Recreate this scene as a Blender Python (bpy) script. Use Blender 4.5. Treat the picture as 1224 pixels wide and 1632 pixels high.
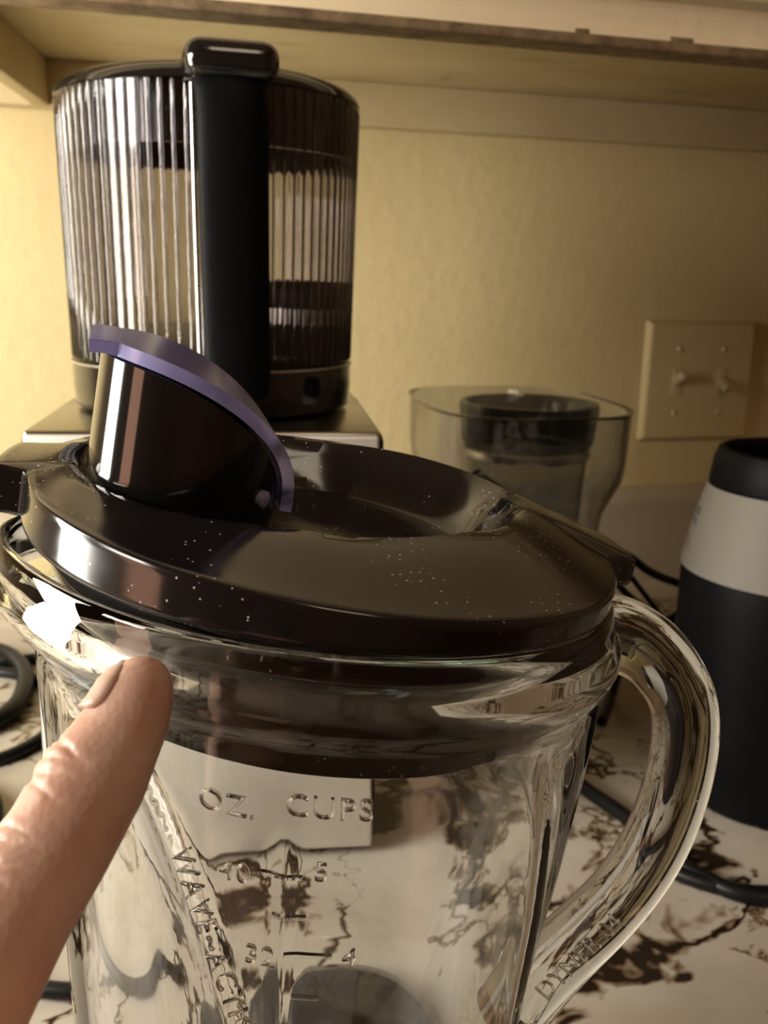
import bpy, bmesh, math, random
from math import pi, sin, cos, radians as rad, sqrt, atan2, hypot
from mathutils import Vector, Matrix, noise
S = bpy.context.scene
COL = S.collection
for o in list(bpy.data.objects): bpy.data.objects.remove(o)

# ------------------------------------------------------------ camera (counter top is z = 0, wall is y = WALL)
WALL = .836
PITCH, ROLL, YAW, FPX = .239, -.0236, .2591, 1567.
fwd = Vector((sin(YAW)*cos(PITCH), cos(YAW)*cos(PITCH), -sin(PITCH)))
rgt0 = Vector((cos(YAW), -sin(YAW), 0)); up0 = rgt0.cross(fwd)
rgt = rgt0*cos(ROLL) - up0*sin(ROLL); upv = rgt0*sin(ROLL) + up0*cos(ROLL)
cd = bpy.data.cameras.new('camera'); cam = bpy.data.objects.new('camera', cd); COL.objects.link(cam)
cam.matrix_world = Matrix(((rgt.x, upv.x, -fwd.x, 0), (rgt.y, upv.y, -fwd.y, 0), (rgt.z, upv.z, -fwd.z, .293), (0, 0, 0, 1)))
cd.sensor_fit = 'VERTICAL'; cd.sensor_height = 36; cd.lens = FPX*36/1632
cd.clip_start = .01
cd.dof.use_dof = True; cd.dof.focus_distance = .205; cd.dof.aperture_fstop = 30
S.camera = cam
# ------------------------------------------------------------ light
w = bpy.data.worlds.new('world'); S.world = w; w.use_nodes = True
w.node_tree.nodes['Background'].inputs[0].default_value = (.5, .42, .33, 1)
w.node_tree.nodes['Background'].inputs[1].default_value = .02
def area(name, loc, target, sx, sy, power, col):
    l = bpy.data.lights.new(name, 'AREA'); l.shape = 'RECTANGLE'; l.size = sx; l.size_y = sy; l.energy = power; l.color = col
    o = bpy.data.objects.new(name, l); COL.objects.link(o); o.location = loc
    o.rotation_euler = (Vector(target)-Vector(loc)).to_track_quat('-Z', 'Y').to_euler(); return o
area('hood_lamp', (-.48, .38, .30), (.25, .75, .25), .24, .40, 7.0, (1, .96, .86))        # lamp of the next bay, left of the frame
area('warm_streak_light', (-1.5, -.15, .25), (0, .3, .2), .38, 1.1, 4.2, (1, .52, .34))        # added warm panel behind left, gives cap and pitcher pinkish streaks
area('finger_fill', (-.90, .05, .52), (0, .25, .15), .30, .22, 5.0, (1, .93, .84))  # unseen fill added from the left for the finger and steel front
area('upper_fill', (.25, -.8, 1.5), (.25, .5, .45), .5, .5, 3.7, (1, .84, .62))  # added overhead fill, placed to brighten the cabinet face but not the wall
S.view_settings.view_transform = 'Standard'; S.view_settings.look = 'None'
S.view_settings.gamma = 1; S.view_settings.use_curve_mapping = False; S.view_settings.exposure = 0
cy = S.cycles
cy.max_bounces = 24; cy.transmission_bounces = 20; cy.glossy_bounces = 10; cy.diffuse_bounces = 4; cy.transparent_max_bounces = 24
cy.caustics_refractive = True; cy.caustics_reflective = False; cy.blur_glossy = .6; cy.sample_clamp_indirect = 3
cy.use_denoising = True

# ------------------------------------------------------------ materials
def mat(name, col=(.5, .5, .5), rough=.5, metal=0, spec=.5, trans=0, ior=1.5, coat=0):
    m = bpy.data.materials.new(name); m.use_nodes = True
    b = m.node_tree.nodes['Principled BSDF']
    b.inputs['Base Color'].default_value = (*col, 1); b.inputs['Roughness'].default_value = rough
    b.inputs['Metallic'].default_value = metal; b.inputs['Specular IOR Level'].default_value = spec
    b.inputs['Transmission Weight'].default_value = trans; b.inputs['IOR'].default_value = ior
    b.inputs['Coat Weight'].default_value = coat
    return m
def nd(m, t, **k):
    n = m.node_tree.nodes.new(t)
    for a, v in k.items():
        if hasattr(n, a): setattr(n, a, v)
        else: n.inputs[a].default_value = v
    return n
def ln(m, a, b): m.node_tree.links.new(a, b)
def bsdf(m): return m.node_tree.nodes['Principled BSDF']
def ramp(m, fac, stops):
    r = nd(m, 'ShaderNodeValToRGB'); e = r.color_ramp.elements
    while len(e) < len(stops): e.new(.5)
    for i, (p, c) in enumerate(stops): e[i].position = p; e[i].color = (*c, 1)
    ln(m, fac, r.inputs[0]); return r.outputs[0]
def coords(m, kind='Object', scale=(1, 1, 1)):
    t = nd(m, 'ShaderNodeTexCoord'); mp = nd(m, 'ShaderNodeMapping'); mp.inputs['Scale'].default_value = scale
    ln(m, t.outputs[kind], mp.inputs[0]); return mp.outputs[0]
def noi(m, vec, scale, detail=4, rough=.5, dist=0):
    n = nd(m, 'ShaderNodeTexNoise'); n.inputs['Scale'].default_value = scale; n.inputs['Detail'].default_value = detail
    n.inputs['Roughness'].default_value = rough; n.inputs['Distortion'].default_value = dist
    ln(m, vec, n.inputs['Vector']); return n.outputs[0]
def bump(m, h, strength, dist=.001):
    b = nd(m, 'ShaderNodeBump'); b.inputs['Strength'].default_value = strength; b.inputs['Distance'].default_value = dist
    ln(m, h, b.inputs['Height']); ln(m, b.outputs[0], bsdf(m).inputs['Normal'])
def math_(m, op, a, b=None):
    n = nd(m, 'ShaderNodeMath'); n.operation = op
    for i, v in enumerate((a, b)):
        if v is None: continue
        if isinstance(v, (int, float)): n.inputs[i].default_value = v
        else: ln(m, v, n.inputs[i])
    return n.outputs[0]

def paint(name, c1, c2, sc, bs):
    m = mat(name, c1, .55, spec=.3); v = coords(m)
    ln(m, ramp(m, noi(m, v, sc, 5, .6), [(.3, c1), (.75, c2)]), bsdf(m).inputs['Base Color'])
    bump(m, noi(m, v, 90, 3, .55), bs, .002); return m
M_wall = paint('wall_paint', (.66, .545, .29), (.60, .48, .245), 4, .4)
M_trim = paint('cabinet_paint', (.56, .46, .28), (.46, .36, .19), 9, .12)
M_face = paint('cabinet_face_paint', (.86, .70, .46), (.82, .66, .42), 7, .2)
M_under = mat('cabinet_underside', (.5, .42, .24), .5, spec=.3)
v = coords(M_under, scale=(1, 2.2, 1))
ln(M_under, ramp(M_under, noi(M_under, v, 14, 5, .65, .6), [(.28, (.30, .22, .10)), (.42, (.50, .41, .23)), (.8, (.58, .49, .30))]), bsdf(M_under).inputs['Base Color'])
M_edge = mat('worn_wood_edge', (.20, .13, .06), .7)
v = coords(M_edge); ln(M_edge, ramp(M_edge, noi(M_edge, v, 60, 6, .7), [(.35, (.10, .06, .03)), (.6, (.24, .16, .08))]), bsdf(M_edge).inputs['Base Color'])

M_marble = mat('marble_laminate', (.6, .55, .48), .22, spec=.4)
m = M_marble; v = coords(m)
wn = nd(m, 'ShaderNodeTexNoise'); wn.inputs['Scale'].default_value = 4; wn.inputs['Detail'].default_value = 4; ln(m, v, wn.inputs['Vector'])
mix = nd(m, 'ShaderNodeVectorMath'); mix.operation = 'MULTIPLY_ADD'; ln(m, wn.outputs[1], mix.inputs[0]); mix.inputs[1].default_value = (.13, .13, .13); ln(m, v, mix.inputs[2])
n1 = noi(m, mix.outputs[0], 8, 5, .58, .25)
vein = math_(m, 'ABSOLUTE', math_(m, 'SUBTRACT', n1, .5))
msk = noi(m, v, 7, 3, .55)
width = math_(m, 'MULTIPLY', math_(m, 'MAXIMUM', math_(m, 'SUBTRACT', msk, .43), .0), .26)
soft = math_(m, 'DIVIDE', vein, math_(m, 'ADD', width, .0012))
veinc = ramp(m, soft, [(.30, (.045, .028, .018)), (.55, (.36, .28, .20)), (1.0, (1, 1, 1))])
base = ramp(m, noi(m, mix.outputs[0], 6, 5, .6), [(.3, (.36, .31, .235)), (.6, (.51, .465, .39)), (.8, (.58, .545, .475))])
mx = nd(m, 'ShaderNodeMix'); mx.data_type = 'RGBA'; mx.blend_type = 'MULTIPLY'; mx.inputs[0].default_value = 1
n2 = noi(m, mix.outputs[0], 15, 5, .6, .4)
thin = ramp(m, math_(m, 'ABSOLUTE', math_(m, 'SUBTRACT', n2, .47)), [(.0, (.12, .08, .05)), (.012, (.5, .42, .33)), (.03, (1, 1, 1))])
thin2 = nd(m, 'ShaderNodeMix'); thin2.data_type = 'RGBA'; thin2.blend_type = 'MIX'; thin2.inputs[6].default_value = (1, 1, 1, 1); ln(m, thin, thin2.inputs[7])
ln(m, math_(m, 'GREATER_THAN', noi(m, v, 6, 2), .5), thin2.inputs[0])
mv = nd(m, 'ShaderNodeMix'); mv.data_type = 'RGBA'; mv.blend_type = 'MULTIPLY'; mv.inputs[0].default_value = 1; ln(m, veinc, mv.inputs[6]); ln(m, thin2.outputs[2], mv.inputs[7])
ln(m, base, mx.inputs[6]); ln(m, mv.outputs[2], mx.inputs[7]); ln(m, mx.outputs[2], bsdf(m).inputs['Base Color'])

M_plainlam = mat('plain_laminate', (.50, .44, .34), .22, spec=.4)
v = coords(M_plainlam); ln(M_plainlam, ramp(M_plainlam, noi(M_plainlam, v, 9, 4), [(.3, (.44, .37, .27)), (.7, (.55, .49, .39))]), bsdf(M_plainlam).inputs['Base Color'])
M_black = mat('glossy_black_plastic', (.007, .0065, .0065), .08, spec=.8)
M_lid = mat('dusty_black_plastic', (.012, .010, .010), .12, spec=.6)
m = M_lid; v = coords(m)                                   # specks of dust and droplets
vo = nd(m, 'ShaderNodeTexVoronoi'); vo.inputs['Scale'].default_value = 650; ln(m, v, vo.inputs['Vector'])
clus = noi(m, v, 38, 3, .6)
spk = math_(m, 'MULTIPLY', math_(m, 'LESS_THAN', vo.outputs[0], .13), math_(m, 'GREATER_THAN', clus, .53))
dm = nd(m, 'ShaderNodeMix'); dm.data_type = 'RGBA'; ln(m, spk, dm.inputs[0]); dm.inputs[6].default_value = (.012, .010, .010, 1); dm.inputs[7].default_value = (.6, .58, .56, 1)
ln(m, dm.outputs[2], bsdf(m).inputs['Base Color'])
film = noi(m, v, 55, 5, .6); ln(m, ramp(m, film, [(.35, (.07,)*3), (.75, (.22,)*3)]), bsdf(m).inputs['Roughness'])
M_mblack = mat('matt_black_plastic', (.0035, .0035, .0038), .50, spec=.08)
M_cord = mat('black_rubber', (.006, .006, .006), .38, spec=.25)
M_steel = mat('brushed_steel', (.62, .60, .56), .30, metal=1)
m = M_steel; v = coords(m, scale=(3, 3, 300)); ln(m, ramp(m, noi(m, v, 8, 3), [(.3, (.24,)*3), (.7, (.38,)*3)]), bsdf(m).inputs['Roughness'])
M_panel = mat('satin_silver', (.78, .75, .68), .38, metal=.45)
M_dsteel = mat('dark_steel', (.33, .31, .28), .22, metal=1)
M_ivory = mat('ivory_plastic', (.64, .525, .28), .35, spec=.4)
M_screw = mat('painted_screw', (.62, .52, .34), .35, metal=.3)
M_band = mat('grey_label_band', (.18, .165, .14), .6, spec=.2)
M_ink = mat('label_ink', (.05, .045, .04), .6)
M_room = mat('room_paint', (.55, .40, .27), .8)
M_floor = mat('floor_boards', (.22, .13, .07), .5)

def glassm(name, tint, dens, rough=0, ior=1.5):
    m = bpy.data.materials.new(name); m.use_nodes = True; t = m.node_tree
    t.nodes.remove(t.nodes['Principled BSDF'])
    g = t.nodes.new('ShaderNodeBsdfGlass'); g.inputs['IOR'].default_value = ior; g.inputs['Roughness'].default_value = rough
    g.inputs['Color'].default_value = (1, 1, 1, 1)
    out = t.nodes['Material Output']; t.links.new(g.outputs[0], out.inputs['Surface'])
    if dens:
        a = t.nodes.new('ShaderNodeVolumeAbsorption'); a.inputs['Color'].default_value = (*tint, 1); a.inputs['Density'].default_value = dens
        t.links.new(a.outputs[0], out.inputs['Volume'])
    return m
M_glass = glassm('clear_glass', (.72, .93, .84), 9)
M_letter = glassm('lettering_glass', (1, 1, 1), 0)
M_smoke = glassm('smoky_plastic', (.50, .475, .50), 350, .04)
def thinm(name, tint, rough=.03):            # thin clear wall: tinted see-through with a Fresnel sheen
    m = bpy.data.materials.new(name); m.use_nodes = True; t = m.node_tree; t.nodes.remove(t.nodes['Principled BSDF'])
    a = t.nodes.new('ShaderNodeBsdfTransparent'); a.inputs[0].default_value = (*tint, 1)
    g = t.nodes.new('ShaderNodeBsdfGlossy'); g.inputs['Roughness'].default_value = rough
    lw = t.nodes.new('ShaderNodeLayerWeight'); pw = t.nodes.new('ShaderNodeMath'); pw.operation = 'POWER'; t.links.new(lw.outputs['Facing'], pw.inputs[0]); pw.inputs[1].default_value = 4
    f = t.nodes.new('ShaderNodeMath'); f.operation = 'MULTIPLY_ADD'; t.links.new(pw.outputs[0], f.inputs[0]); f.inputs[1].default_value = .6; f.inputs[2].default_value = .035
    x = t.nodes.new('ShaderNodeMixShader'); t.links.new(f.outputs[0], x.inputs[0]); t.links.new(a.outputs[0], x.inputs[1]); t.links.new(g.outputs[0], x.inputs[2])
    t.links.new(x.outputs[0], t.nodes['Material Output'].inputs[0]); return m
M_tint = glassm('grey_clear_plastic', (.55, .56, .58), 190, .01)
M_inner = thinm('dark_clear_plastic', (.40, .41, .44))
M_frost = mat('frosted_grey_plastic', (.80, .80, .76), .14, trans=.85, ior=1.2)
M_violet = mat('violet_clear_plastic', (.52, .52, 1.0), .15, trans=.5, ior=1.45)

M_skin = mat('skin', (.70, .42, .31), .42, spec=.35)
m = M_skin; b = bsdf(m); v = coords(m)
ln(m, ramp(m, noi(m, v, 90, 4, .55), [(.3, (.66, .38, .28)), (.6, (.76, .51, .40)), (.8, (.80, .58, .48))]), b.inputs['Base Color'])
b.inputs['Subsurface Weight'].default_value = .35; b.inputs['Subsurface Radius'].default_value = (.006, .002, .001); b.inputs['Subsurface Scale'].default_value = .6
vv = nd(m, 'ShaderNodeTexVoronoi'); vv.inputs['Scale'].default_value = 900; ln(m, v, vv.inputs['Vector'])
bump(m, math_(m, 'ADD', math_(m, 'MULTIPLY', vv.outputs[0], .5), noi(m, v, 350, 3)), .22, .0006)
M_nail = mat('nail', (.76, .51, .41), .32, spec=.4); bsdf(M_nail).inputs['Subsurface Weight'].default_value = .2; bsdf(M_nail).inputs['Subsurface Scale'].default_value = .002

# ------------------------------------------------------------ helpers
def obj(name, me, m, parent=None, smooth=True):
    o = bpy.data.objects.new(name, me); COL.objects.link(o)
    if m: me.materials.append(m)
    if smooth:
        for p in me.polygons: p.use_smooth = True
    if parent: o.parent = parent
    return o
def pyd(name, V, F, m, parent=None, smooth=True):
    me = bpy.data.meshes.new(name); me.from_pydata([tuple(x) for x in V], [], F); me.validate(); me.update()
    bm = bmesh.new(); bm.from_mesh(me); bmesh.ops.recalc_face_normals(bm, faces=bm.faces); bm.to_mesh(me); bm.free()
    return obj(name, me, m, parent, smooth)
def sharp(o, ang=35):
    o.data.set_sharp_from_angle(angle=rad(ang)); return o
def empty(name, loc, label, cat, group=None):
    o = bpy.data.objects.new(name, None); COL.objects.link(o); o.location = loc; o.empty_display_size = .02
    return tag(o, label, cat, group)
def tag(o, label, cat, group=None):
    o['label'] = label; o['category'] = cat
    if group: o['group'] = group
    return o
def struct(o): o['kind'] = 'structure'; return o
def rev(name, prof, m, parent=None, n=96, f=None, closed=True, ang=40):
    """surface of revolution; prof = (r, z) list, r = 0 closes at the axis; f(r, a, z) -> point"""
    f = f or (lambda r, a, z: (r*cos(a), r*sin(a), z)); V, F, rows = [], [], []
    for r, z in prof:
        if r < 1e-7: rows.append([len(V)]); V.append(f(0, 0, z))
        else:
            rows.append(list(range(len(V), len(V)+n))); V += [f(r, 2*pi*i/n, z) for i in range(n)]
    rr = rows + ([rows[0]] if closed and len(rows[0]) > 1 and len(rows[-1]) > 1 else [])
    for A, B in zip(rr, rr[1:]):
        for i in range(n):
            j = (i+1) % n
            q = [A[i % len(A)], A[j % len(A)], B[j % len(B)], B[i % len(B)]]
            q2 = []
            for t in q:
                if t not in q2: q2.append(t)
            if len(q2) > 2: F.append(q2)
    return sharp(pyd(name, V, F, m, parent), ang)
def box(name, c, s, m, parent=None, bev=.002, seg=3, M=None):
    bm = bmesh.new(); bmesh.ops.create_cube(bm, size=1)
    bmesh.ops.scale(bm, vec=s, verts=bm.verts)
    if bev: bmesh.ops.bevel(bm, geom=bm.edges[:], offset=bev, segments=seg, affect='EDGES', profile=.5)
    bmesh.ops.translate(bm, vec=c, verts=bm.verts)
    if M: bmesh.ops.transform(bm, matrix=M, verts=bm.verts)
    me = bpy.data.meshes.new(name); bm.to_mesh(me); bm.free()
    return sharp(obj(name, me, m, parent), 50)
def spline(P, n):
    P = [Vector(p) for p in P]; Q = []
    for i in range(len(P)-1):
        a, b, c, d = P[max(i-1, 0)], P[i], P[i+1], P[min(i+2, len(P)-1)]
        for k in range(n):
            t = k/n
            Q.append(.5*((2*b)+(-a+c)*t+(2*a-5*b+4*c-d)*t*t+(-a+3*b-3*c+d)*t**3))
    Q.append(P[-1]); return Q
def lerpl(L, n):
    Q = []
    for i in range(len(L)-1): Q += [L[i]+(L[i+1]-L[i])*(k/n) for k in range(n)]
    return Q+[L[-1]]
def frames(Q, side):
    """tangent, u, v along a path; u stays close to `side`"""
    out = []
    for i, p in enumerate(Q):
        t = (Q[min(i+1, len(Q)-1)]-Q[max(i-1, 0)]).normalized()
        u = (side - t*side.dot(t)).normalized(); out.append((t, u, t.cross(u)))
    return out
def tube(name, P, R, m, parent=None, n=8, k=14, side=None, R2=None, caps=True):
    if not isinstance(R, (list, tuple)): R = [R]*len(P)
    R2 = R2 or R
    Q = spline(P, n); RR = lerpl(R, n); R2 = lerpl(R2, n)
    if side is None:
        t0 = (Q[1]-Q[0]).normalized(); side = Vector((0, 0, 1)) if abs(t0.z) < .8 else Vector((1, 0, 0))
        fr, u = [], side
        for i in range(len(Q)):
            t = (Q[min(i+1, len(Q)-1)]-Q[max(i-1, 0)]).normalized(); u = (u-t*u.dot(t)).normalized(); fr.append((t, u, t.cross(u)))
    else: fr = frames(Q, side)
    V, F = [], []
    for p, (t, u, w_), r, r2 in zip(Q, fr, RR, R2):
        V += [p+u*r*cos(2*pi*i/k)+w_*r2*sin(2*pi*i/k) for i in range(k)]
    for a in range(len(Q)-1):
        for i in range(k): F.append([a*k+i, a*k+(i+1) % k, (a+1)*k+(i+1) % k, (a+1)*k+i])
    if caps: F += [list(range(k))[::-1], [(len(Q)-1)*k+i for i in range(k)]]
    return sharp(pyd(name, V, F, m, parent), 60)
def smooth01(t): t = max(0, min(1, t)); return t*t*(3-2*t)
def interp(x, X, Y):
    if x <= X[0]: return Y[0]
    for i in range(1, len(X)):
        if x <= X[i]: return Y[i-1]+(Y[i]-Y[i-1])*(x-X[i-1])/(X[i]-X[i-1])
    return Y[-1]
def text_mesh(s, size, depth, spacing=1.0):
    c = bpy.data.curves.new('t', 'FONT'); c.body = s; c.size = size; c.extrude = depth; c.space_character = spacing; c.resolution_u = 4
    c.align_x = 'CENTER'; c.align_y = 'CENTER'; c.bevel_depth = depth*.4; c.bevel_resolution = 1; c.offset = -depth*.4
    o = bpy.data.objects.new('t', c); COL.objects.link(o); bpy.context.view_layer.update()
    me = bpy.data.meshes.new_from_object(o.evaluated_get(bpy.context.evaluated_depsgraph_get())); bpy.data.objects.remove(o)
    return me
def emboss(name, s, size, depth, fn, m, parent, spacing=1.0):
    me = text_mesh(s, size, depth, spacing)
    me.materials.clear()
    for v_ in me.vertices: v_.co = fn(v_.co.x, v_.co.y, v_.co.z)
    me.update(); o = obj(name, me, m, parent, smooth=False); return o

# ------------------------------------------------------------ the setting
X0, X1, Y0, Z0, Z1 = -1.7, 1.9, -1.7, -.91, 1.6
struct(box('wall_back', ((X0+X1)/2, WALL+.05, (Z0+Z1)/2), (X1-X0+.2, .1, Z1-Z0), M_wall, bev=0))
struct(box('wall_left', (X0-.05, (Y0+WALL)/2, (Z0+Z1)/2), (.1, WALL-Y0, Z1-Z0), M_room, bev=0))
struct(box('wall_right', (X1+.05, (Y0+WALL)/2, (Z0+Z1)/2), (.1, WALL-Y0, Z1-Z0), M_room, bev=0))
struct(box('wall_front', ((X0+X1)/2, Y0-.05, (Z0+Z1)/2), (X1-X0+.2, .1, Z1-Z0), M_room, bev=0))
struct(box('floor', ((X0+X1)/2, (Y0+WALL)/2, Z0-.05), (X1-X0+.2, WALL-Y0+.2, .1), M_floor, bev=0))
struct(box('ceiling', ((X0+X1)/2, (Y0+WALL)/2, Z1+.05), (X1-X0+.2, WALL-Y0+.2, .1), M_room, bev=0))

# counter: one sweep in x of slab + coved backsplash with a rolled top
ct = empty('countertop', (0, .08, 0), 'glossy marbled laminate countertop with dark brown veins', 'countertop')
def prism(name, sec, xa, xb, m, parent):
    n = len(sec); V = [(xa, y, z) for y, z in sec]+[(xb, y, z) for y, z in sec]
    F = [[i, (i+1) % n, n+(i+1) % n, n+i] for i in range(n)]+[list(range(n))[::-1], list(range(n, 2*n))]
    return sharp(pyd(name, V, F, m, parent), 30)
def local(parent, *os_):
    for o in os_: o.matrix_parent_inverse = parent.matrix_basis.inverted()
sec = [(.06, -.035), (.04, -.030), (.035, -.018), (.04, -.006), (.052, 0), (.790, 0), (.790, -.035)]
slab = prism('worktop', sec, -1.5, 1.5, M_marble, ct)
sec = [(.7902, -.03), (.7902, 0), (.800, .001), (.8075, .004), (.812, .010), (.8130, .020), (.8125, .0835)] + [(.8125+.0165*(1-cos(t)), .0835+.0155*sin(t)) for t in [pi/20*i for i in range(1, 11)]] + [(.8355, .0990), (.8355, -.03)]
bs = prism('backsplash', sec, -1.5, 1.5, M_plainlam, None)
tag(bs, 'low tan laminate backsplash with a rolled top along the wall', 'backsplash')
local(ct, slab)
bc = empty('base_cabinet', (0, .12, Z0), 'plain painted base cabinet carrying the marbled countertop', 'cabinet')
local(bc, box('cabinet_body', (0, .46, (Z0-.036)/2), (2.9, .62, -Z0-.038), M_trim, bc, .003))

# wall cabinet above: frame rail, recessed underside, hanging rail, slightly skewed end panel
wc = empty('wall_cabinet', (.6, .68, .407), 'old cream painted wall cabinet overhanging the counter with stained underside', 'cabinet')
parts = []
L, Rr = -.30, 1.45
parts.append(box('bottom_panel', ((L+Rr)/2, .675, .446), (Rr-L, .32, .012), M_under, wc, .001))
parts.append(box('face_frame', ((L+Rr)/2, .5415, .69), (Rr-L, .020, .540), M_face, wc, .001))
parts.append(box('worn_lower_edge', ((L+Rr)/2, .5435, .4185), (Rr-L, .024, .006), M_edge, wc, .001))
parts.append(box('hanging_rail', ((L+Rr)/2, .826, .4235), (Rr-L, .018, .033), M_trim, wc, .001))
A = rad(-8); ep = Matrix.Translation((-.0475, .817, 0)) @ Matrix.Rotation(A*-1, 4, 'Z') @ Matrix.Translation((.0475, -.817, 0))
parts.append(box('end_panel', (-.0535, .695, .4235), (.012, .245, .033), M_trim, wc, .001, M=Matrix.Translation((-.0475, .817, 0)) @ Matrix.Rotation(rad(-8), 4, 'Z') @ Matrix.Translation((.0475, -.817, 0))))
for (x, dx, y) in ((.245, .012, .529), (.305, .02, .529), (.42, .008, .529), (.465, .015, .529)):    # chips of worn paint on the lower edge
    parts.append(box('paint_chip', (x, y+.0026, .4218), (dx*.7, .0008, .0026), M_edge, wc, .0005))
local(wc, *parts)

# ------------------------------------------------------------ double light switch
sx, sz, sy = .5255, .1995, WALL
sw = empty('light_switch', (sx, sy, sz), 'ivory double light switch plate with two toggles on the back wall', 'light switch')
def frustum(name, w1, h1, w2, h2, t, m, parent):
    V = [(-w1, 0, -h1), (w1, 0, -h1), (w1, 0, h1), (-w1, 0, h1), (-w2, -t, -h2), (w2, -t, -h2), (w2, -t, h2), (-w2, -t, h2)]
    F = [[0, 1, 2, 3], [7, 6, 5, 4], [0, 4, 5, 1], [1, 5, 6, 2], [2, 6, 7, 3], [3, 7, 4, 0]]
    me = bpy.data.meshes.new(name); me.from_pydata(V, [], F); bm = bmesh.new(); bm.from_mesh(me); bmesh.ops.recalc_face_normals(bm, faces=bm.faces)
    bmesh.ops.bevel(bm, geom=bm.edges[:], offset=.0008, segments=2, affect='EDGES'); bm.to_mesh(me); bm.free()
    return sharp(obj(name, me, m, parent), 40)
frustum('plate', .0580, .0565, .0540, .0530, .0075, M_ivory, sw)
for x, ang, lab in ((-.0235, 28, 'toggle flipped up'), (.0235, -28, 'toggle flipped down')):
    c = box('toggle', (0, -.006, 0), (.0085, .017, .0085), M_screw, sw, .0018); c['label'] = lab
    c.location = (x, -.0075, .0005); c.rotation_euler = (rad(-ang), 0, 0)
    fr = box('toggle_slot', (x, -.0076, 0), (.0105, .0012, .024), M_ivory, sw, .0004)
    for z in (-.030, .030):
        s_ = rev('screw', [(0, .0012), (.002, .001), (.0028, 0), (0, -.001)], M_screw, sw, 16); s_.location = (x, -.0076, z); s_.rotation_euler = (rad(90), 0, 0)

# ------------------------------------------------------------ steel appliance box, smoky ribbed pitcher on it
BA = rad(-7.8)
bx = empty('countertop_appliance', (.045, .532, 0), 'boxy stainless steel appliance with black sides under the ribbed pitcher', 'appliance')
bx.rotation_euler = (0, 0, BA)
BW, BD, BH = .1685, .158, .2195
box('housing', (0, .003, BH/2+.004), (BW, BD-.006, BH-.008), M_mblack, bx, .006)
box('top_plate', (0, 0, BH-.002), (BW-.006, BD, .005), M_dsteel, bx, .0018)
box('front_panel', (0, -BD/2+.001, BH/2+.002), (BW-.007, .006, BH-.006), M_panel, bx, .0016)
box('base_plinth', (0, 0, .005), (BW-.012, BD-.012, .010), M_mblack, bx, .002)

PC = Vector((.0475, .550, .2205))
pt = empty('pitcher', PC, 'tall smoky ribbed plastic pitcher with black lid and handle on the steel appliance', 'pitcher')
NR, SUB = 84, 10
def ribf(r, a, z):
    if r > .0705 and .026 < z < .152:
        ph = (a*NR/(2*pi)) % 1.0; d = min(ph, 1-ph)
        r += .0008*max(0, 1-d/.16)
    return (r*cos(a), r*sin(a), z)
def rt(z): return .0738+(.0768-.0738)*(z-.022)/.132
rev('body', [(0, .025), (.068, .025), (rt(.025), .0255), (rt(.027), .027), (rt(.06), .06), (rt(.1), .1), (rt(.14), .14), (rt(.151), .151), (rt(.154), .154),
             (rt(.154)-.0022, .154), (rt(.14)-.0024, .14), (rt(.1)-.0024, .1), (rt(.06)-.0024, .06), (.0705, .032), (.068, .0285), (0, .0285)], M_smoke, pt, NR*SUB, ribf, ang=50)
rev('base', [(0, 0), (.071, 0), (.0735, .002), (.0745, .012), (.0745, .0235), (.0725, .0246), (0, .0246)], M_black, pt, 96)
rev('trim_ring', [(.0730, .0236), (.0752, .0236), (.0752, .0246), (.0730, .0246)], M_steel, pt, 96)
rev('lid', [(0, .1655), (.045, .165), (.066, .1635), (.073, .1605), (.0768, .157), (.0775, .1545), (.0771, .1545), (.0718, .1545), (.0716, .128), (.0695, .128), (.0695, .154), (0, .156)], M_black, pt, 128)
rev('strainer', [(0, .0290), (.026, .0290), (.026, .040), (.0245, .041), (.0245, .050), (.027, .051), (.027, .062), (.022, .066), (0, .067)], M_mblack, pt, 48).location = (.042, .004, 0)
rev('strainer_mesh', [(.0264, .0405), (.0272, .0405), (.0272, .0505), (.0264, .0505)], M_steel, pt, 48, lambda r, a, z: ((r+.0006*cos(22*a))*cos(a), (r+.0006*cos(22*a))*sin(a), z)).location = (.042, .004, 0)
hx, hy = .0015, -.0925                              # handle in front of the body
hd = tube('handle', [(hx-.001, hy+.022, .150), (hx-.001, hy+.004, .152), (hx, hy-.002, .140), (hx, hy-.003, .100), (hx+.0005, hy-.003, .05), (hx+.001, hy-.002, .026), (hx+.001, hy+.004, .016), (hx+.001, hy+.021, .014)],
     [.0150, .0160, .0158, .0155, .0152, .0150, .0145, .0140], M_mblack, pt, 8, 24, Vector((1, 0, 0)), [.005, .006, .0055, .005, .005, .005, .005, .004])
tube('handle_edge', [(hx-.0168, hy+.004, .150), (hx-.0166, hy+.002, .1), (hx-.0160, hy+.002, .05), (hx-.0155, hy+.004, .022)], .0011, M_steel, pt, 8, 10)
box('lid_lever', (hx, hy+.012, .1592), (.0412, .040, .0170), M_black, pt, .0075, 5)

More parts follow.
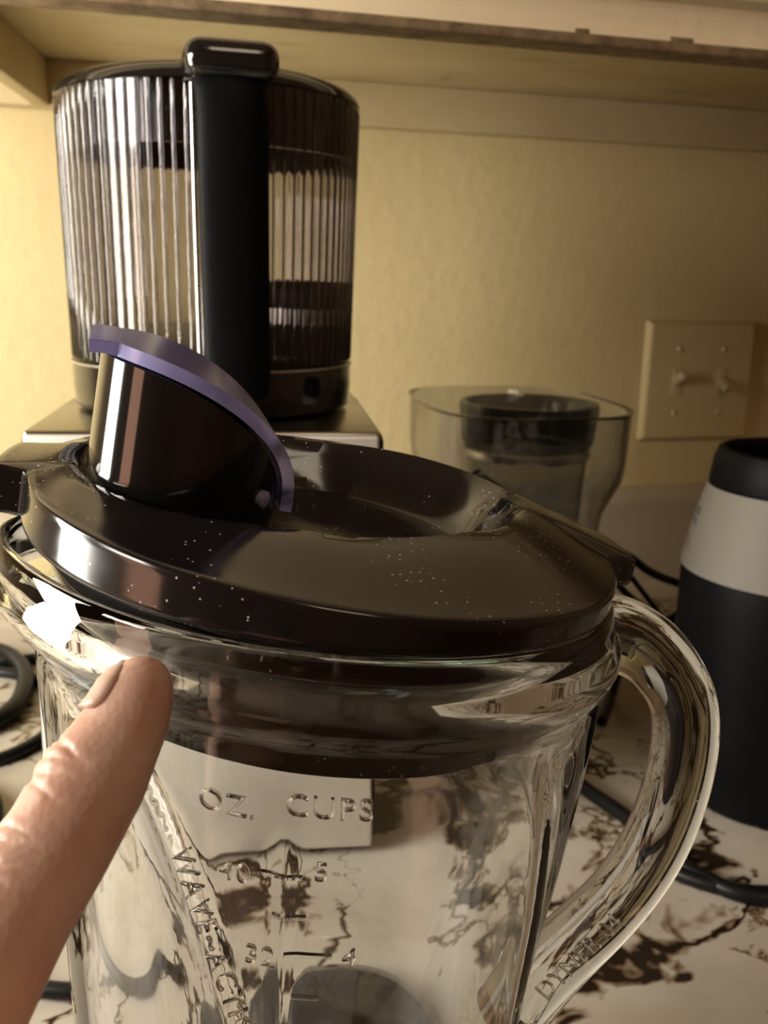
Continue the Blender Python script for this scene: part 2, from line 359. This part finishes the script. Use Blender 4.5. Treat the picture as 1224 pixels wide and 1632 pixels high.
# ------------------------------------------------------------ clear jug behind the lid
jg = empty('measuring_jug', (.262, .64, 0), 'grey clear plastic jug with flared rim and dark cup inside, by the wall', 'jug')
def rr_f(w_, d_, p):          # rounded rectangle in the jug frame
    def f(r, a, z):
        ca, sa = cos(a), sin(a); k = (abs(ca)**p+abs(sa)**p)**(-1/p)
        return (r*w_*k*ca + .004*sa*r/.06, r*d_*k*sa, z)
    return f
jo = [(0, .004), (.040, .004), (.048, 0), (.0505, .004), (.053, .08), (.0545, .125), (.056, .138), (.0615, .152), (.0655, .162), (.067, .175), (.0682, .2075), (.0690, .2085),
      (.0672, .2085), (.0655, .2065), (.0642, .175), (.0625, .164), (.0585, .154), (.0535, .141), (.052, .127), (.0505, .08), (.048, .008), (.040, .007), (0, .007)]
rev('jug_body', jo, M_tint, jg, 128, rr_f(1.0, 1.30, 3.2), ang=60)
tube('jug_handle', [(-.050, -.066, .170), (-.040, -.085, .160), (-.020, -.092, .138), (-.004, -.089, .112), (-.006, -.074, .095)], .0048, M_tint, jg, 8, 12)
ic = empty('blending_cup', (.268, .628, .06), 'dark smoky cup with black rim standing inside the clear jug', 'cup')
rev('cup_body', [(0, 0), (.030, 0), (.034, .004), (.0385, .060), (.0415, .110), (.0415, .118), (.0400, .118), (.0372, .060), (.0325, .007), (0, .004)], M_frost, ic, 64)
rev('cup_rim', [(.0400, .1185), (.0432, .1185), (.0455, .122), (.0480, .146), (.0470, .1490), (.0440, .149), (.0425, .146), (.0412, .124)], M_inner, ic, 64)
rev('cup_collar', [(.0402, .1120), (.0434, .1120), (.0440, .1142), (.0434, .1165), (.0402, .1165)], M_steel, ic, 64)
rev('cup_gasket', [(.0390, .0270), (.0400, .0270), (.0404, .0340), (.0394, .0340)], M_mblack, ic, 64)
rev('cup_stand', [(0, -.052), (.026, -.052), (.028, -.045), (.028, -.002), (0, -.0015)], M_inner, ic, 48)

# ------------------------------------------------------------ black canister with grey band
cn = empty('canister', (.356, .452, 0), 'black tapered canister with grey paper band at the right edge', 'canister')
def cr(z): return interp(z, [0, .02, .06, .10, .135, .16, .185, .20], [.0480, .0500, .0545, .0590, .0590, .0540, .0475, .0450])
pz = [0, .003, .02, .04, .06, .08, .10, .12, .135, .148, .16, .172, .185]
rev('canister_body', [(0, 0)]+[(cr(z)-(.003 if z == 0 else 0), z) for z in pz]+[(.0445, .186), (.043, .18), (.04, .02), (0, .018)], M_mblack, cn, 96)
bp = [.1372, .142, .148, .154, .16, .166, .172, .178, .1835]
rev('paper_band', [(cr(z)+.0005, z) for z in bp]+[(cr(z)+.0011, z) for z in bp[::-1]], M_band, cn, 96)
rev('canister_rim', [(.0460, .1835), (.0480, .1835), (.0485, .186), (.0470, .198), (.0450, .2035), (.0425, .2045), (.0405, .2025), (.0402, .1850)], M_mblack, cn, 96)
def canf(a0, z0):
    def f(x, y, d):
        z = z0+x; r = cr(z)+.0012+d; a = a0-y/r
        return (r*cos(a), r*sin(a), z)
    return f
emboss('band_print', '3E', .0120, .00008, canf(rad(158), .1650), M_ink, cn)
emboss('band_print', '//', .0120, .00008, canf(rad(158), .1500), M_ink, cn)

# ------------------------------------------------------------ cords
def cord(label, P, r, name='power_cord', group=None): return tag(tube(name, P, r, M_cord, None, 8, 10), label, 'cord')
cord('black cord drooping from behind the lid to the canister', [(.30, .60, .112), (.333, .60, .105), (.353, .598, .092), (.372, .60, .083), (.392, .59, .078), (.43, .57, .07)], .0030)
cord('black cord crossing diagonally beside the jar handle', [(.405, .575, .092), (.392, .58, .078), (.376, .59, .060), (.360, .60, .044), (.340, .60, .020), (.325, .585, .004), (.30, .55, .0036)], .0036)
cord('thin glossy cord falling behind the canister', [(.310, .61, .104), (.326, .605, .090), (.341, .60, .073), (.372, .595, .050), (.402, .585, .016), (.43, .56, .004)], .0026)
cord('slim cord running between the two drooping cords', [(.318, .615, .108), (.338, .61, .093), (.356, .605, .072), (.372, .60, .052), (.39, .59, .03), (.425, .60, .004)], .0020)
cord('black cord lying on the marble between jar and handle', [(.16, .535, .0042), (.20, .518, .0042), (.242, .497, .0042), (.250, .466, .0042), (.258, .436, .0042), (.262, .400, .0042), (.268, .378, .0042), (.283, .358, .0042), (.32, .345, .0042), (.36, .345, .0042)], .0042)
cord('second black cord curving below the canister', [(.250, .405, .0038), (.258, .384, .0038), (.276, .366, .0038), (.30, .358, .0038), (.33, .363, .0038), (.37, .372, .0038)], .0038)
cord('black cord looping on the counter left of the appliance', [(-.05, .735, .004), (-.085, .735, .004), (-.125, .70, .004), (-.13, .62, .004), (-.095, .575, .004), (-.06, .60, .004), (-.048, .655, .004), (-.075, .70, .004), (-.12, .72, .004), (-.2, .70, .004)], .004)
cord('black cord lying on the lit counter behind the pointing finger', [(-.13, .47, .004), (-.085, .40, .004), (-.05, .372, .004), (-.015, .362, .004), (.02, .372, .004)], .0036)
cord('thick black coiled cord heaped on the counter at the left edge', [(-.16, .66, .0065), (-.115, .612, .0065), (-.082, .640, .0065), (-.078, .700, .0065), (-.10, .750, .0065), (-.14, .760, .0065), (-.19, .74, .0065)], .0062)
cord('black cord bending beside the left edge near the pointing finger', [(-.20, .60, .005), (-.13, .575, .005), (-.088, .54, .005), (-.078, .51, .005), (-.092, .48, .005), (-.15, .47, .005)], .0048)
rl = empty('round_cover', (.072, .316, 0), 'glossy black domed round cover lying on the counter behind the jar', 'lid')
rev('cover_dome', [(0, .0165), (.015, .016), (.028, .0135), (.038, .009), (.043, .003), (.043, 0), (.040, 0), (.036, .007), (0, .012)], M_black, rl, 64)

# ------------------------------------------------------------ the blender jar
AX, AY = .037, .2135
jar = empty('blender_jar', (AX, AY, 0), 'clear glass blender jar with handle and embossed cup marks, centre front', 'jar')
ROUT = ([0, .012, .02, .10, .146, .200, .2135], [.040, .044, .047, .0535, .058, .0634, .0645])
def shear(z): return .105*smooth01((z-.10)/.10)
def wob(a, z):                                     # lobes, the curved wave ridge and a flute in the pressed glass
    if z > .211 or z < .015: return 0
    k = smooth01((.211-z)/.012)*smooth01((z-.015)/.01)
    dg = math.degrees(a); dg = dg-360 if dg > 180 else dg
    rd = -1.4+interp(z, [.12, .1534, .1678, .1797, .1921, .1999, .21], [-109, -114.6, -118.5, -122.4, -127.2, -131.8, -139])
    o = .0016*math.exp(-((dg-rd)/3.0)**2) - .0010*math.exp(-((dg-rd+8)/5)**2)
    rd2 = interp(z, [.12, .16, .19, .21], [-40, -47, -54, -62])
    o += .0013*math.exp(-((dg-rd2)/3.2)**2) - .0008*math.exp(-((dg-rd2-8)/5)**2)
    o += .0007*math.exp(-((dg+106.8)/1.5)**2)*smooth01((.206-z)/.02)
    o += .0006*cos(4*a+.6)
    return o*k
def jarf(r, a, z):
    x, y = r*cos(a), r*sin(a); sp = 0
    if z > .2125:                                  # pouring lip at the left
        d = (math.degrees(a)-176)/20; sp = .0055*math.exp(-d*d)*smooth01((z-.2125)/.006)
        x, y = (r+sp)*cos(a), (r+sp)*sin(a)
    return (x+.0058*smooth01((z-.09)/.12), y, z-shear(z)*x+sp*.2)
def ro(z): return interp(z, *ROUT)
P, zs = [], [.012+.199*i/90 for i in range(91)]
prof = [(0, .004), (.036, .004), (.041, .006)]+[(ro(z), z) for z in zs]+[(.0652, .2130), (.0666, .2145), (.0676, .2168), (.0679, .2190), (.0676, .2208), (.0667, .2222), (.0661, .2235), (.0658, .2260), (.0656, .2285), (.0650, .2297), (.0643, .2300)]
prof += [(.0635, .2297), (.0630, .2285), (.0627, .2250), (.0624, .2215), (.0616, .2170)]+[(ro(z)-.0042, z) for z in [.211-.191*i/40 for i in range(41)]]+[(.036, .0145), (0, .0145)]
nout = 3+91
def jf(r, a, z): return jarf(r, a, z)
V, F, rows, n = [], [], [], 288
for i, (r, z) in enumerate(prof):
    if r == 0: rows.append([len(V)]); V.append(jarf(0, 0, z)); continue
    rows.append(list(range(len(V), len(V)+n)))
    for k in range(n):
        a = 2*pi*k/n; q = wob(a, z) if 3 <= i < nout else (.45*wob(a, z) if i >= nout+11 else 0)
        V.append(jarf(r+q, a, z))
for A_, B_ in zip(rows, rows[1:]):
    for k in range(n):
        q = []
        for t in (A_[k % len(A_)], A_[(k+1) % n % len(A_)], B_[(k+1) % n % len(B_)], B_[k % len(B_)]):
            if t not in q: q.append(t)
        F.append(q)
pyd('jar_body', V, F, M_glass, jar)
HP = [(.100, .2010, .2060), (.108, .2005, .2105), (.1175, .1982, .2075), (.1255, .1958, .1985), (.1287, .1945, .1884), (.1280, .1939, .1737), (.1235, .194, .1569), (.1151, .1952, .1413), (.1027, .1974, .1263), (.0945, .1990, .1160), (.0890, .2003, .1075)]
HP = [Vector(p)-Vector((AX, AY, 0)) for p in HP]
hside = Vector((sin(rad(11.7)), cos(rad(11.7)), 0))
HR2 = [.0100, .0098, .0088, .0082, .0080, .0080, .0080, .0080, .0084, .0092, .0098]
tube('handle', HP, [.0115, .0105, .0092, .0086, .0084, .0084, .0084, .0084, .0088, .0095, .0100], M_glass, jar, 8, 28, hside, HR2)
def on_jar(deg, z0, ang=0):
    ca, sa = cos(ang), sin(ang)
    def f(x, y, d):
        X, Y = x*ca-y*sa, x*sa+y*ca
        z = z0+Y; r = ro(z); a = rad(deg)+X/r; r += wob(a, z)
        # the pressed glass slopes with the rim, so undo the shear when finding z
        return jarf(r+d+.00005, a, z)
    return f
def unz(deg, z):                                    # surface height -> profile height under the shear
    zp = z
    for _ in range(6): zp = z+shear(zp)*ro(zp)*cos(rad(deg))
    return zp
TD = .00045
for s, dg, z, sz_, sp in (('OZ.', -115.2, .2017, .0060, 1.08), ('CUPS', -98.8, .2021, .0060, 1.12), ('40', -113.9, .1877, .0056, 1.1), ('5', -99.6, .189, .0056, 1),
                      ('32', -109.2, .1701, .0056, 1.1), ('4', -93.7, .1698, .0056, 1)):
    emboss('embossed_lettering', s, sz_, TD, on_jar(dg-1.4, unz(dg, z)), M_letter, jar, sp)
for d1, d2, z in ((-109.8, -102.6, .1883), (-107.3, -101.7, .1795), (-105, -96.8, .1709), (-103.3, -98.4, .1613)):
    dg = (d1+d2)/2; f = on_jar(dg-1.4, unz(dg, z)); hw = rad(d2-d1)/2*ro(z); Vv, Ff = [], []
    for i in range(9):
        for yy, dd in ((-.0005, -.0001), (-.0003, .0006), (.0003, .0006), (.0005, -.0001)): Vv.append(f(-hw+2*hw*i/8, yy, dd))
    for i in range(8):
        for k in range(4): Ff.append([i*4+k, i*4+(k+1) % 4, i*4+4+(k+1) % 4, i*4+4+k])
    Ff += [[3, 2, 1, 0], [32, 33, 34, 35]]
    pyd('measure_mark', Vv, Ff, M_letter, jar, smooth=False)
# letters running down along the ridge
path = [(-124.2, .1912), (-121.6, .1830), (-118.8, .1740), (-115.9, .1650), (-112.6, .1553), (-110, .147)]
pp = spline([(rad(d-1.4)*.0605, unz(d, z), 0) for d, z in path], 12)
cum = [0]
for a_, b_ in zip(pp, pp[1:]): cum.append(cum[-1]+(b_-a_).length)
def along(x, y, d):
    s_ = x+.0225; i = max(0, min(len(pp)-2, next((j for j in range(len(cum)-1) if cum[j+1] >= s_), len(pp)-2)))
    t_ = (pp[i+1]-pp[i]).normalized(); p_ = pp[i]+t_*(s_-cum[i]); nrm = Vector((-t_.y, t_.x, 0)); q = p_+nrm*(y+.0005)
    a = q.x/.0605; z = q.y; return jarf(ro(z)+wob(a, z)+d, a, z)
emboss('embossed_lettering', 'WAVE~ACTION', .0053, TD, along, M_letter, jar, 1.22)
# letters on the lower handle
HQ = spline(HP, 8); HF = frames(HQ, hside); hc = [0]
for a_, b_ in zip(HQ, HQ[1:]): hc.append(hc[-1]+(b_-a_).length)
def on_handle(x, y, d):
    s_ = hc[66]-.008-x; i = max(0, min(len(HQ)-2, next((j for j in range(len(hc)-1) if hc[j+1] >= s_), len(HQ)-2)))
    t_, u_, w_ = HF[i]; p_ = HQ[i]+(HQ[i+1]-HQ[i]).normalized()*(s_-hc[i]); r = .0083
    a = rad(192)+y/r
    return p_+(u_*cos(a)+w_*sin(a))*(r+d)
emboss('embossed_lettering', 'DYNER 04', .0062, TD, on_handle, M_letter, jar, 1.0)
# screw collar and blade unit at the bottom of the jar
rev('collar', [(.0362, 0), (.043, 0), (.048, .002), (.0495, .006), (.0495, .011), (.0470, .0115), (.0440, .0060), (.0362, .0035)], M_mblack, jar, 72, lambda r, a, z: ((r+.0008*cos(24*a)*(r > .048))*cos(a), (r+.0008*cos(24*a)*(r > .048))*sin(a), z))
rev('blade_hub', [(0, .024), (.006, .023), (.009, .018), (.010, .0148), (0, .0148)], M_steel, jar, 24)
for k in range(4):
    bl = pyd('blade', [(.002, -.005, 0), (.018, -.004, .002), (.026, 0, .010*(1 if k % 2 else -.35)+.002), (.018, .004, .002), (.002, .005, 0)]+[(.002, -.005, .001), (.018, -.004, .003), (.026, 0, .010*(1 if k % 2 else -.35)+.003), (.018, .004, .003), (.002, .005, .001)],
             [[4, 3, 2, 1, 0], [5, 6, 7, 8, 9]]+[[i, (i+1) % 5, 5+(i+1) % 5, 5+i] for i in range(5)], M_steel, jar, False)
    bl.location = (0, 0, .021); bl.rotation_euler = (0, 0, k*pi/2+.4)

# ------------------------------------------------------------ lid, sitting askew on the rim
LZ = Vector((.1685, -.06, 1)).normalized(); LX = Vector((0, 1, 0)).cross(LZ).normalized(); LY = LZ.cross(LX)
lid = empty('jar_cover', (.0443, .2147, .2408), 'glossy black blender lid sitting askew on the glass jar', 'lid')
lid.matrix_world = Matrix(((LX.x, LY.x, LZ.x, .0443), (LX.y, LY.y, LZ.y, .2147), (LX.z, LY.z, LZ.z, .2408), (0, 0, 0, 1)))
def flange(a):
    d = math.degrees(a); d = d-360 if d > 180 else d
    def bumpw(c, hw, soft):
        x = abs((d-c+180) % 360-180); return smooth01((hw+soft-x)/soft)
    return .066+.0085*bumpw(-1, 8, 4)+.0068*bumpw(172, 9, 2.5)
def htop(x, y, R):
    r = hypot(x, y); e = sqrt(((x+.0065)/.0515)**2+((y-.004)/.0435)**2)
    rim = .0052+.0026*smooth01((x+.01)/.05)-.0026*smooth01((-.01-x)/.04)
    if e >= 1:
        re = r/e; t = max(0, min(1, (R-r)/max(R-re, 1e-4)))
        return rim*(smooth01(t)*.25+.75*t)
    t = (1-e)/.20
    return rim-(rim+.0065)*smooth01(t)
V, F, n = [], [], 240
rad_n = [1, .9982, .9945, .9885, .97, .95, .93, .9, .87, .84, .81, .78, .75, .72, .69, .66, .62, .58, .54, .5, .45, .4, .34, .27, .2, .1]
for q in rad_n:
    for k in range(n):
        a = 2*pi*k/n; R_ = flange(a)
        if q == 1: r = R_; V.append((r*cos(a), r*sin(a), -.0013)); continue
        r = R_*q
        if q > .99: V.append((r*cos(a), r*sin(a), -.00055 if q > .995 else -.0001)); continue
        V.append((r*cos(a), r*sin(a), htop(r*cos(a), r*sin(a), R_)))
top0 = len(V); V.append((0, 0, htop(0, 0, .066)))
for i in range(len(rad_n)-1):
    for k in range(n): F.append([i*n+k, i*n+(k+1) % n, (i+1)*n+(k+1) % n, (i+1)*n+k])
li = len(rad_n)-1
for k in range(n): F.append([li*n+k, li*n+(k+1) % n, top0])
und = [('f', 1.0, -.0017), ('f', 1.0, -.0052), ('f', 1.0, -.0058), ('f', .997, -.0066), ('f', .988, -.0070), ('r', .0608, -.0078), ('r', .0603, -.0086), ('r', .0602, -.0150), ('r', .0598, -.0170), ('r', .0582, -.0195), ('r', .0562, -.024), ('r', .0552, -.036), ('r', .0545, -.0365), ('r', .0530, -.036), ('r', .0535, -.012), ('r', .03, -.0105)]
prev = list(range(n))
for kind, q, z in und:
    cur = list(range(len(V), len(V)+n))
    for k in range(n):
        a = 2*pi*k/n; r = flange(a)*q if kind == 'f' else q
        zz = z-(.0030*smooth01((-cos(a)+.2)/1.2) if kind == 'f' and z < -.004 else 0)
        V.append((r*cos(a), r*sin(a), zz))
    for k in range(n): F.append([prev[k], cur[k], cur[(k+1) % n], prev[(k+1) % n]])
    prev = cur
F.append(prev)
sharp(pyd('lid_top', V, F, M_lid, lid), 45)
rev('gasket', [(.0600, -.0112), (.0606, -.0116), (.0609, -.0130), (.0606, -.0146), (.0600, -.0150)], M_mblack, lid, 120)

# fill cap: an upright chute cut along a quarter ellipse with a bent clear cover
CX, CY, CR, CH = -.0340, -.003, .0202, .0280
def cut(u): return CH*sqrt(max(0, 1-((u+1)/2.0)**2))-.0005
cz = -.0070
V, F, n, hN = [], [], 128, 16
def chute(a):
    u = cos(a); return max(.0006, (cut(u)+.0065)*smooth01((1.0-u)/.012+.02))
for inner in (0, 1):
    R_ = CR-.0016*inner
    for j in range(hN+1):
        for k in range(n):
            a = 2*pi*k/n; V.append((R_*cos(a), R_*sin(a), chute(a)*j/hN))
def idx(i, j, k): return i*(hN+1)*n+j*n+k % n
for k in range(n):
    for j in range(hN):
        F.append([idx(0, j, k), idx(0, j, k+1), idx(0, j+1, k+1), idx(0, j+1, k)])
        F.append([idx(1, j, k+1), idx(1, j, k), idx(1, j+1, k), idx(1, j+1, k+1)])
    F.append([idx(0, hN, k), idx(0, hN, k+1), idx(1, hN, k+1), idx(1, hN, k)])
    F.append([idx(0, 0, k+1), idx(0, 0, k), idx(1, 0, k), idx(1, 0, k+1)])
cap = sharp(pyd('fill_cap', V, F, M_black, lid), 50); cap.location = (CX, CY, cz+.0005)
cap['label'] = 'upright black fill cap under a bent violet clear cover'
# cover: follows the cut, oversize by its lip at the top left, disc outline seen from above
NU, NV, TH = 48, 20, .0026
V, F = [], []
def curve(s):                       # s 0..1 along the quarter ellipse, past both ends
    if s < .08:
        t = s/.08; return Vector((-1.10*CR+.10*CR*t, 0, CH+.0068-.0003*(1-t))), Vector((-.12, 0, 1)).normalized()
    t = (s-.08)/.92*pi/2*1.02
    x = CR*(-1+2.04*sin(t)); z = .0068+CH*cos(t); nn = Vector((sin(t)*CH, 0, cos(t)*2.04*CR)).normalized()
    return Vector((x, 0, z)), nn
for i in range(NU+1):
    s = i/NU; p, nn = curve(s)
    u = p.x/CR; hw = CR*1.03*sqrt(max(.04, 1-min(1, abs(u)/1.06)**2)) if u > -.8 else CR*(.62+.10*(u+.8))
    hw = max(hw, CR*.22)
    for side in (0, 1):
        for j in range(NV+1):
            yy = hw*(2*j/NV-1); V.append((p.x+nn.x*TH*side, yy, max(.0002, p.z+nn.z*TH*side)))
def ci(i, s, j): return i*2*(NV+1)+s*(NV+1)+j
for i in range(NU):
    for j in range(NV):
        F.append([ci(i, 1, j), ci(i, 1, j+1), ci(i+1, 1, j+1), ci(i+1, 1, j)]); F.append([ci(i, 0, j+1), ci(i, 0, j), ci(i+1, 0, j), ci(i+1, 0, j+1)])
    F.append([ci(i, 0, 0), ci(i, 1, 0), ci(i+1, 1, 0), ci(i+1, 0, 0)]); F.append([ci(i, 1, NV), ci(i, 0, NV), ci(i+1, 0, NV), ci(i+1, 1, NV)])
for j in range(NV):
    F.append([ci(0, 0, j), ci(0, 1, j), ci(0, 1, j+1), ci(0, 0, j+1)]); F.append([ci(NU, 1, j), ci(NU, 0, j), ci(NU, 0, j+1), ci(NU, 1, j+1)])
sharp(pyd('clear_cover', V, F, M_violet, cap), 40)
pv = rev('pivot_pin', [(0, .0012), (.0014, .0012), (.0019, .0008), (.0019, -.001), (0, -.001)], mat('pale_violet_plastic', (.30, .30, .52), .3), cap, 24)
pa = rad(-42); pv.location = ((CR+.0002)*cos(pa), (CR+.0002)*sin(pa), .0105); pv.rotation_euler = (rad(90), 0, pa+pi/2)

# ------------------------------------------------------------ pointing hand
def atd(x, y, d): return Vector((0, 0, .293))+(fwd+rgt*(x-612)/FPX-upv*(y-816)/FPX)*d
FP = [atd(233, 1046, .1600), atd(231, 1058, .1595), atd(226, 1085, .1585), atd(207, 1140, .1565), atd(180, 1190, .1545), atd(152, 1240, .1520), atd(132, 1272, .1505), atd(84, 1355, .1460), atd(21, 1453, .1400), atd(-50, 1585, .1330), atd(-120, 1710, .1270), atd(-210, 1860, .1220)]
FR = [.0012, .0036, .0054, .0066, .0074, .0083, .0084, .0086, .0088, .0091, .0098, .0104]
axisA = (FP[0]-FP[-1]).normalized()
toc = (Vector((0, 0, .293))-FP[5]).normalized()
Nd = (-rgt*.80+upv*.40-toc*.10); Nd = (Nd-axisA*Nd.dot(axisA)).normalized()     # back of the finger
Sd = Nd.cross(axisA).normalized()
if Sd.dot(upv) > 0: Sd = -Sd                                                     # towards the little finger
def skin_mesh(verts, edges, radii, root, sub=2):
    me = bpy.data.meshes.new('sk'); me.from_pydata([tuple(v_) for v_ in verts], edges, [])
    o = bpy.data.objects.new('sk', me); COL.objects.link(o)
    o.modifiers.new('s', 'SKIN'); 
    for i, r in enumerate(radii): me.skin_vertices[0].data[i].radius = (r, r)
    me.skin_vertices[0].data[root].use_root = True
    s_ = o.modifiers.new('b', 'SUBSURF'); s_.levels = sub
    bpy.context.view_layer.update()
    out = bpy.data.meshes.new_from_object(o.evaluated_get(bpy.context.evaluated_depsgraph_get())); bpy.data.objects.remove(o); return out
bm = bmesh.new()
fo = tube('f', FP, FR, None, None, 10, 32, Nd, [r*.96 for r in FR]); bm.from_mesh(fo.data); bpy.data.objects.remove(fo)
K = FP[-2]; hv, he, hr = [], [], []
def add(p, r, prev=None):
    hv.append(p); hr.append(r)
    if prev is not None: he.append((prev, len(hv)-1))
    return len(hv)-1
wr = add(K-axisA*.088+Sd*.024-Nd*.004, .025); fd = Vector((-.34, -.93, -.10)).normalized(); fa = add(hv[wr]+fd*.060, .026, wr); f2 = add(hv[wr]+fd*.15, .031, fa); add(hv[wr]+fd*.26, .036, f2)
pm = add(K-axisA*.050+Sd*.022-Nd*.004, .024, wr); kn = [(0, 0)]
for i in range(4):
    mc = add(K+Sd*(.0190*i+.001)-axisA*(.004+(.028+.003*i if i else 0)), .0125 if i else .0108, pm)
    if i:
        c1 = add(hv[mc]-axisA*.004-Nd*.036*(1-.05*i), .0094, mc); c2 = add(hv[c1]-axisA*.023+Nd*.002, .0084, c1); add(hv[c2]-axisA*.004+Nd*.016, .0074, c2)
t1 = add(K-axisA*.060-Sd*.006-Nd*.016, .0150, pm); t2 = add(hv[t1]+axisA*.030-Sd*.006-Nd*.012, .0108, t1); t3 = add(hv[t2]+axisA*.026+Sd*.004-Nd*.006, .0096, t2); add(hv[t3]+axisA*.016+Sd*.008-Nd*.002, .0078, t3)
sm = skin_mesh(hv, he, hr, 0); bm.from_mesh(sm)
me = bpy.data.meshes.new('hand'); bm.to_mesh(me); bm.free()
ho = bpy.data.objects.new('h', me); COL.objects.link(ho)
rm = ho.modifiers.new('r', 'REMESH'); rm.mode = 'VOXEL'; rm.voxel_size = .0009
s_ = ho.modifiers.new('s', 'SMOOTH'); s_.factor = .5; s_.iterations = 14
bpy.context.view_layer.update()
hm = bpy.data.meshes.new_from_object(ho.evaluated_get(bpy.context.evaluated_depsgraph_get())); bpy.data.objects.remove(ho)
bm = bmesh.new(); bm.from_mesh(hm)
fs = [f for f in bm.faces if min((f.calc_center_median()-p).length for p in FP[:9]) < .016]
bmesh.ops.subdivide_edges(bm, edges=list({e for f in fs for e in f.edges}), cuts=1, use_grid_fill=True, smooth=.6)
bm.normal_update(); bm.to_mesh(hm); bm.free()
FQ = spline(FP, 10); fc = [0]
for a_, b_ in zip(FQ, FQ[1:]): fc.append(fc[-1]+(b_-a_).length)
hm.calc_loop_triangles()
nor = [v_.normal.copy() for v_ in hm.vertices]
creases = [(.0190, .00030), (.0204, .00026), (.0218, .00034), (.0232, .00024), (.0262, .0003), (.0345, .00030), (.0362, .00045), (.0380, .00050), (.0398, .0004), (.0418, .00035)]
for v_, nr in zip(hm.vertices, nor):
    i = min(range(0, len(FQ), 3), key=lambda j: (FQ[j]-v_.co).length_squared)
    j0 = max(0, i-3); i = min(range(j0, min(len(FQ), i+4)), key=lambda j: (FQ[j]-v_.co).length_squared)
    if i > 92: continue
    t_ = (FQ[min(i+1, len(FQ)-1)]-FQ[max(i-1, 0)]).normalized(); s_ = fc[i]+(v_.co-FQ[i]).dot(t_)
    dr = v_.co-FQ[i]; dn = dr.dot(Nd); ds = dr.dot(Sd); ang = atan2(ds, dn)
    back = smooth01((cos(ang)+.15)/.9)
    o_ = 0
    for c_, d_ in creases:
        cc = c_+.0012*sin(ang*1.7+c_*900)+.0005*noise.noise(v_.co*500)
        o_ -= 1.5*d_*math.exp(-((s_-cc)/.00050)**2)*back
    o_ += .0006*math.exp(-((s_-.0205)/.004)**2)*back + .0006*math.exp(-((s_-.0385)/.005)**2)*back
    o_ += .00018*noise.noise(v_.co*260)*back
    v_.co += nr*o_
hand = obj('hand', hm, M_skin)
tag(hand, 'hand pointing its index finger at the jar rim, entering at lower left', 'hand')
sl = tube('sleeve', [hv[wr]+fd*t_ for t_ in (.125, .129, .16, .20, .25, .32)], [.036, .041, .043, .046, .048, .052], mat('charcoal_knit', (.05, .05, .055), .9), hand, 6, 32)
# nail on the back of the finger tip
V, F, NA, NB = [], [], 14, 14
for layer in (0, 1):
    for i in range(NA+1):
        s_ = .0012+.0108*i/NA; j = min(range(len(FQ)), key=lambda q: abs(fc[q]-s_)); t_ = (FQ[j+1]-FQ[max(j-1, 0)]).normalized()
        c_ = FQ[j]; r_ = interp(s_, [0, .0012, .003, .0062, .0105, .013], [.0014, .0032, .0050, .0062, .0070, .0073])
        u = (Nd-t_*Nd.dot(t_)).normalized(); w_ = t_.cross(u)
        wn_ = rad(58)*sqrt(max(.05, 1-((i/NA-.5)/.56)**4))
        for k in range(NB+1):
            a = wn_*(2*k/NB-1); rr_ = r_+.00035+.0004*layer-.0009*abs(2*k/NB-1)**4
            V.append(c_+(u*cos(a)+w_*sin(a))*rr_)
def ni(l, i, k): return l*(NA+1)*(NB+1)+i*(NB+1)+k
for i in range(NA):
    for k in range(NB):
        F.append([ni(1, i, k), ni(1, i, k+1), ni(1, i+1, k+1), ni(1, i+1, k)]); F.append([ni(0, i, k+1), ni(0, i, k), ni(0, i+1, k), ni(0, i+1, k+1)])
for i in range(NA):
    for k in (0, NB): F.append([ni(0, i, k), ni(0, i+1, k), ni(1, i+1, k), ni(1, i, k)])
for k in range(NB):
    for i in (0, NA): F.append([ni(0, i, k), ni(0, i, k+1), ni(1, i, k+1), ni(1, i, k)])
pyd('fingernail', V, F, M_nail, hand)
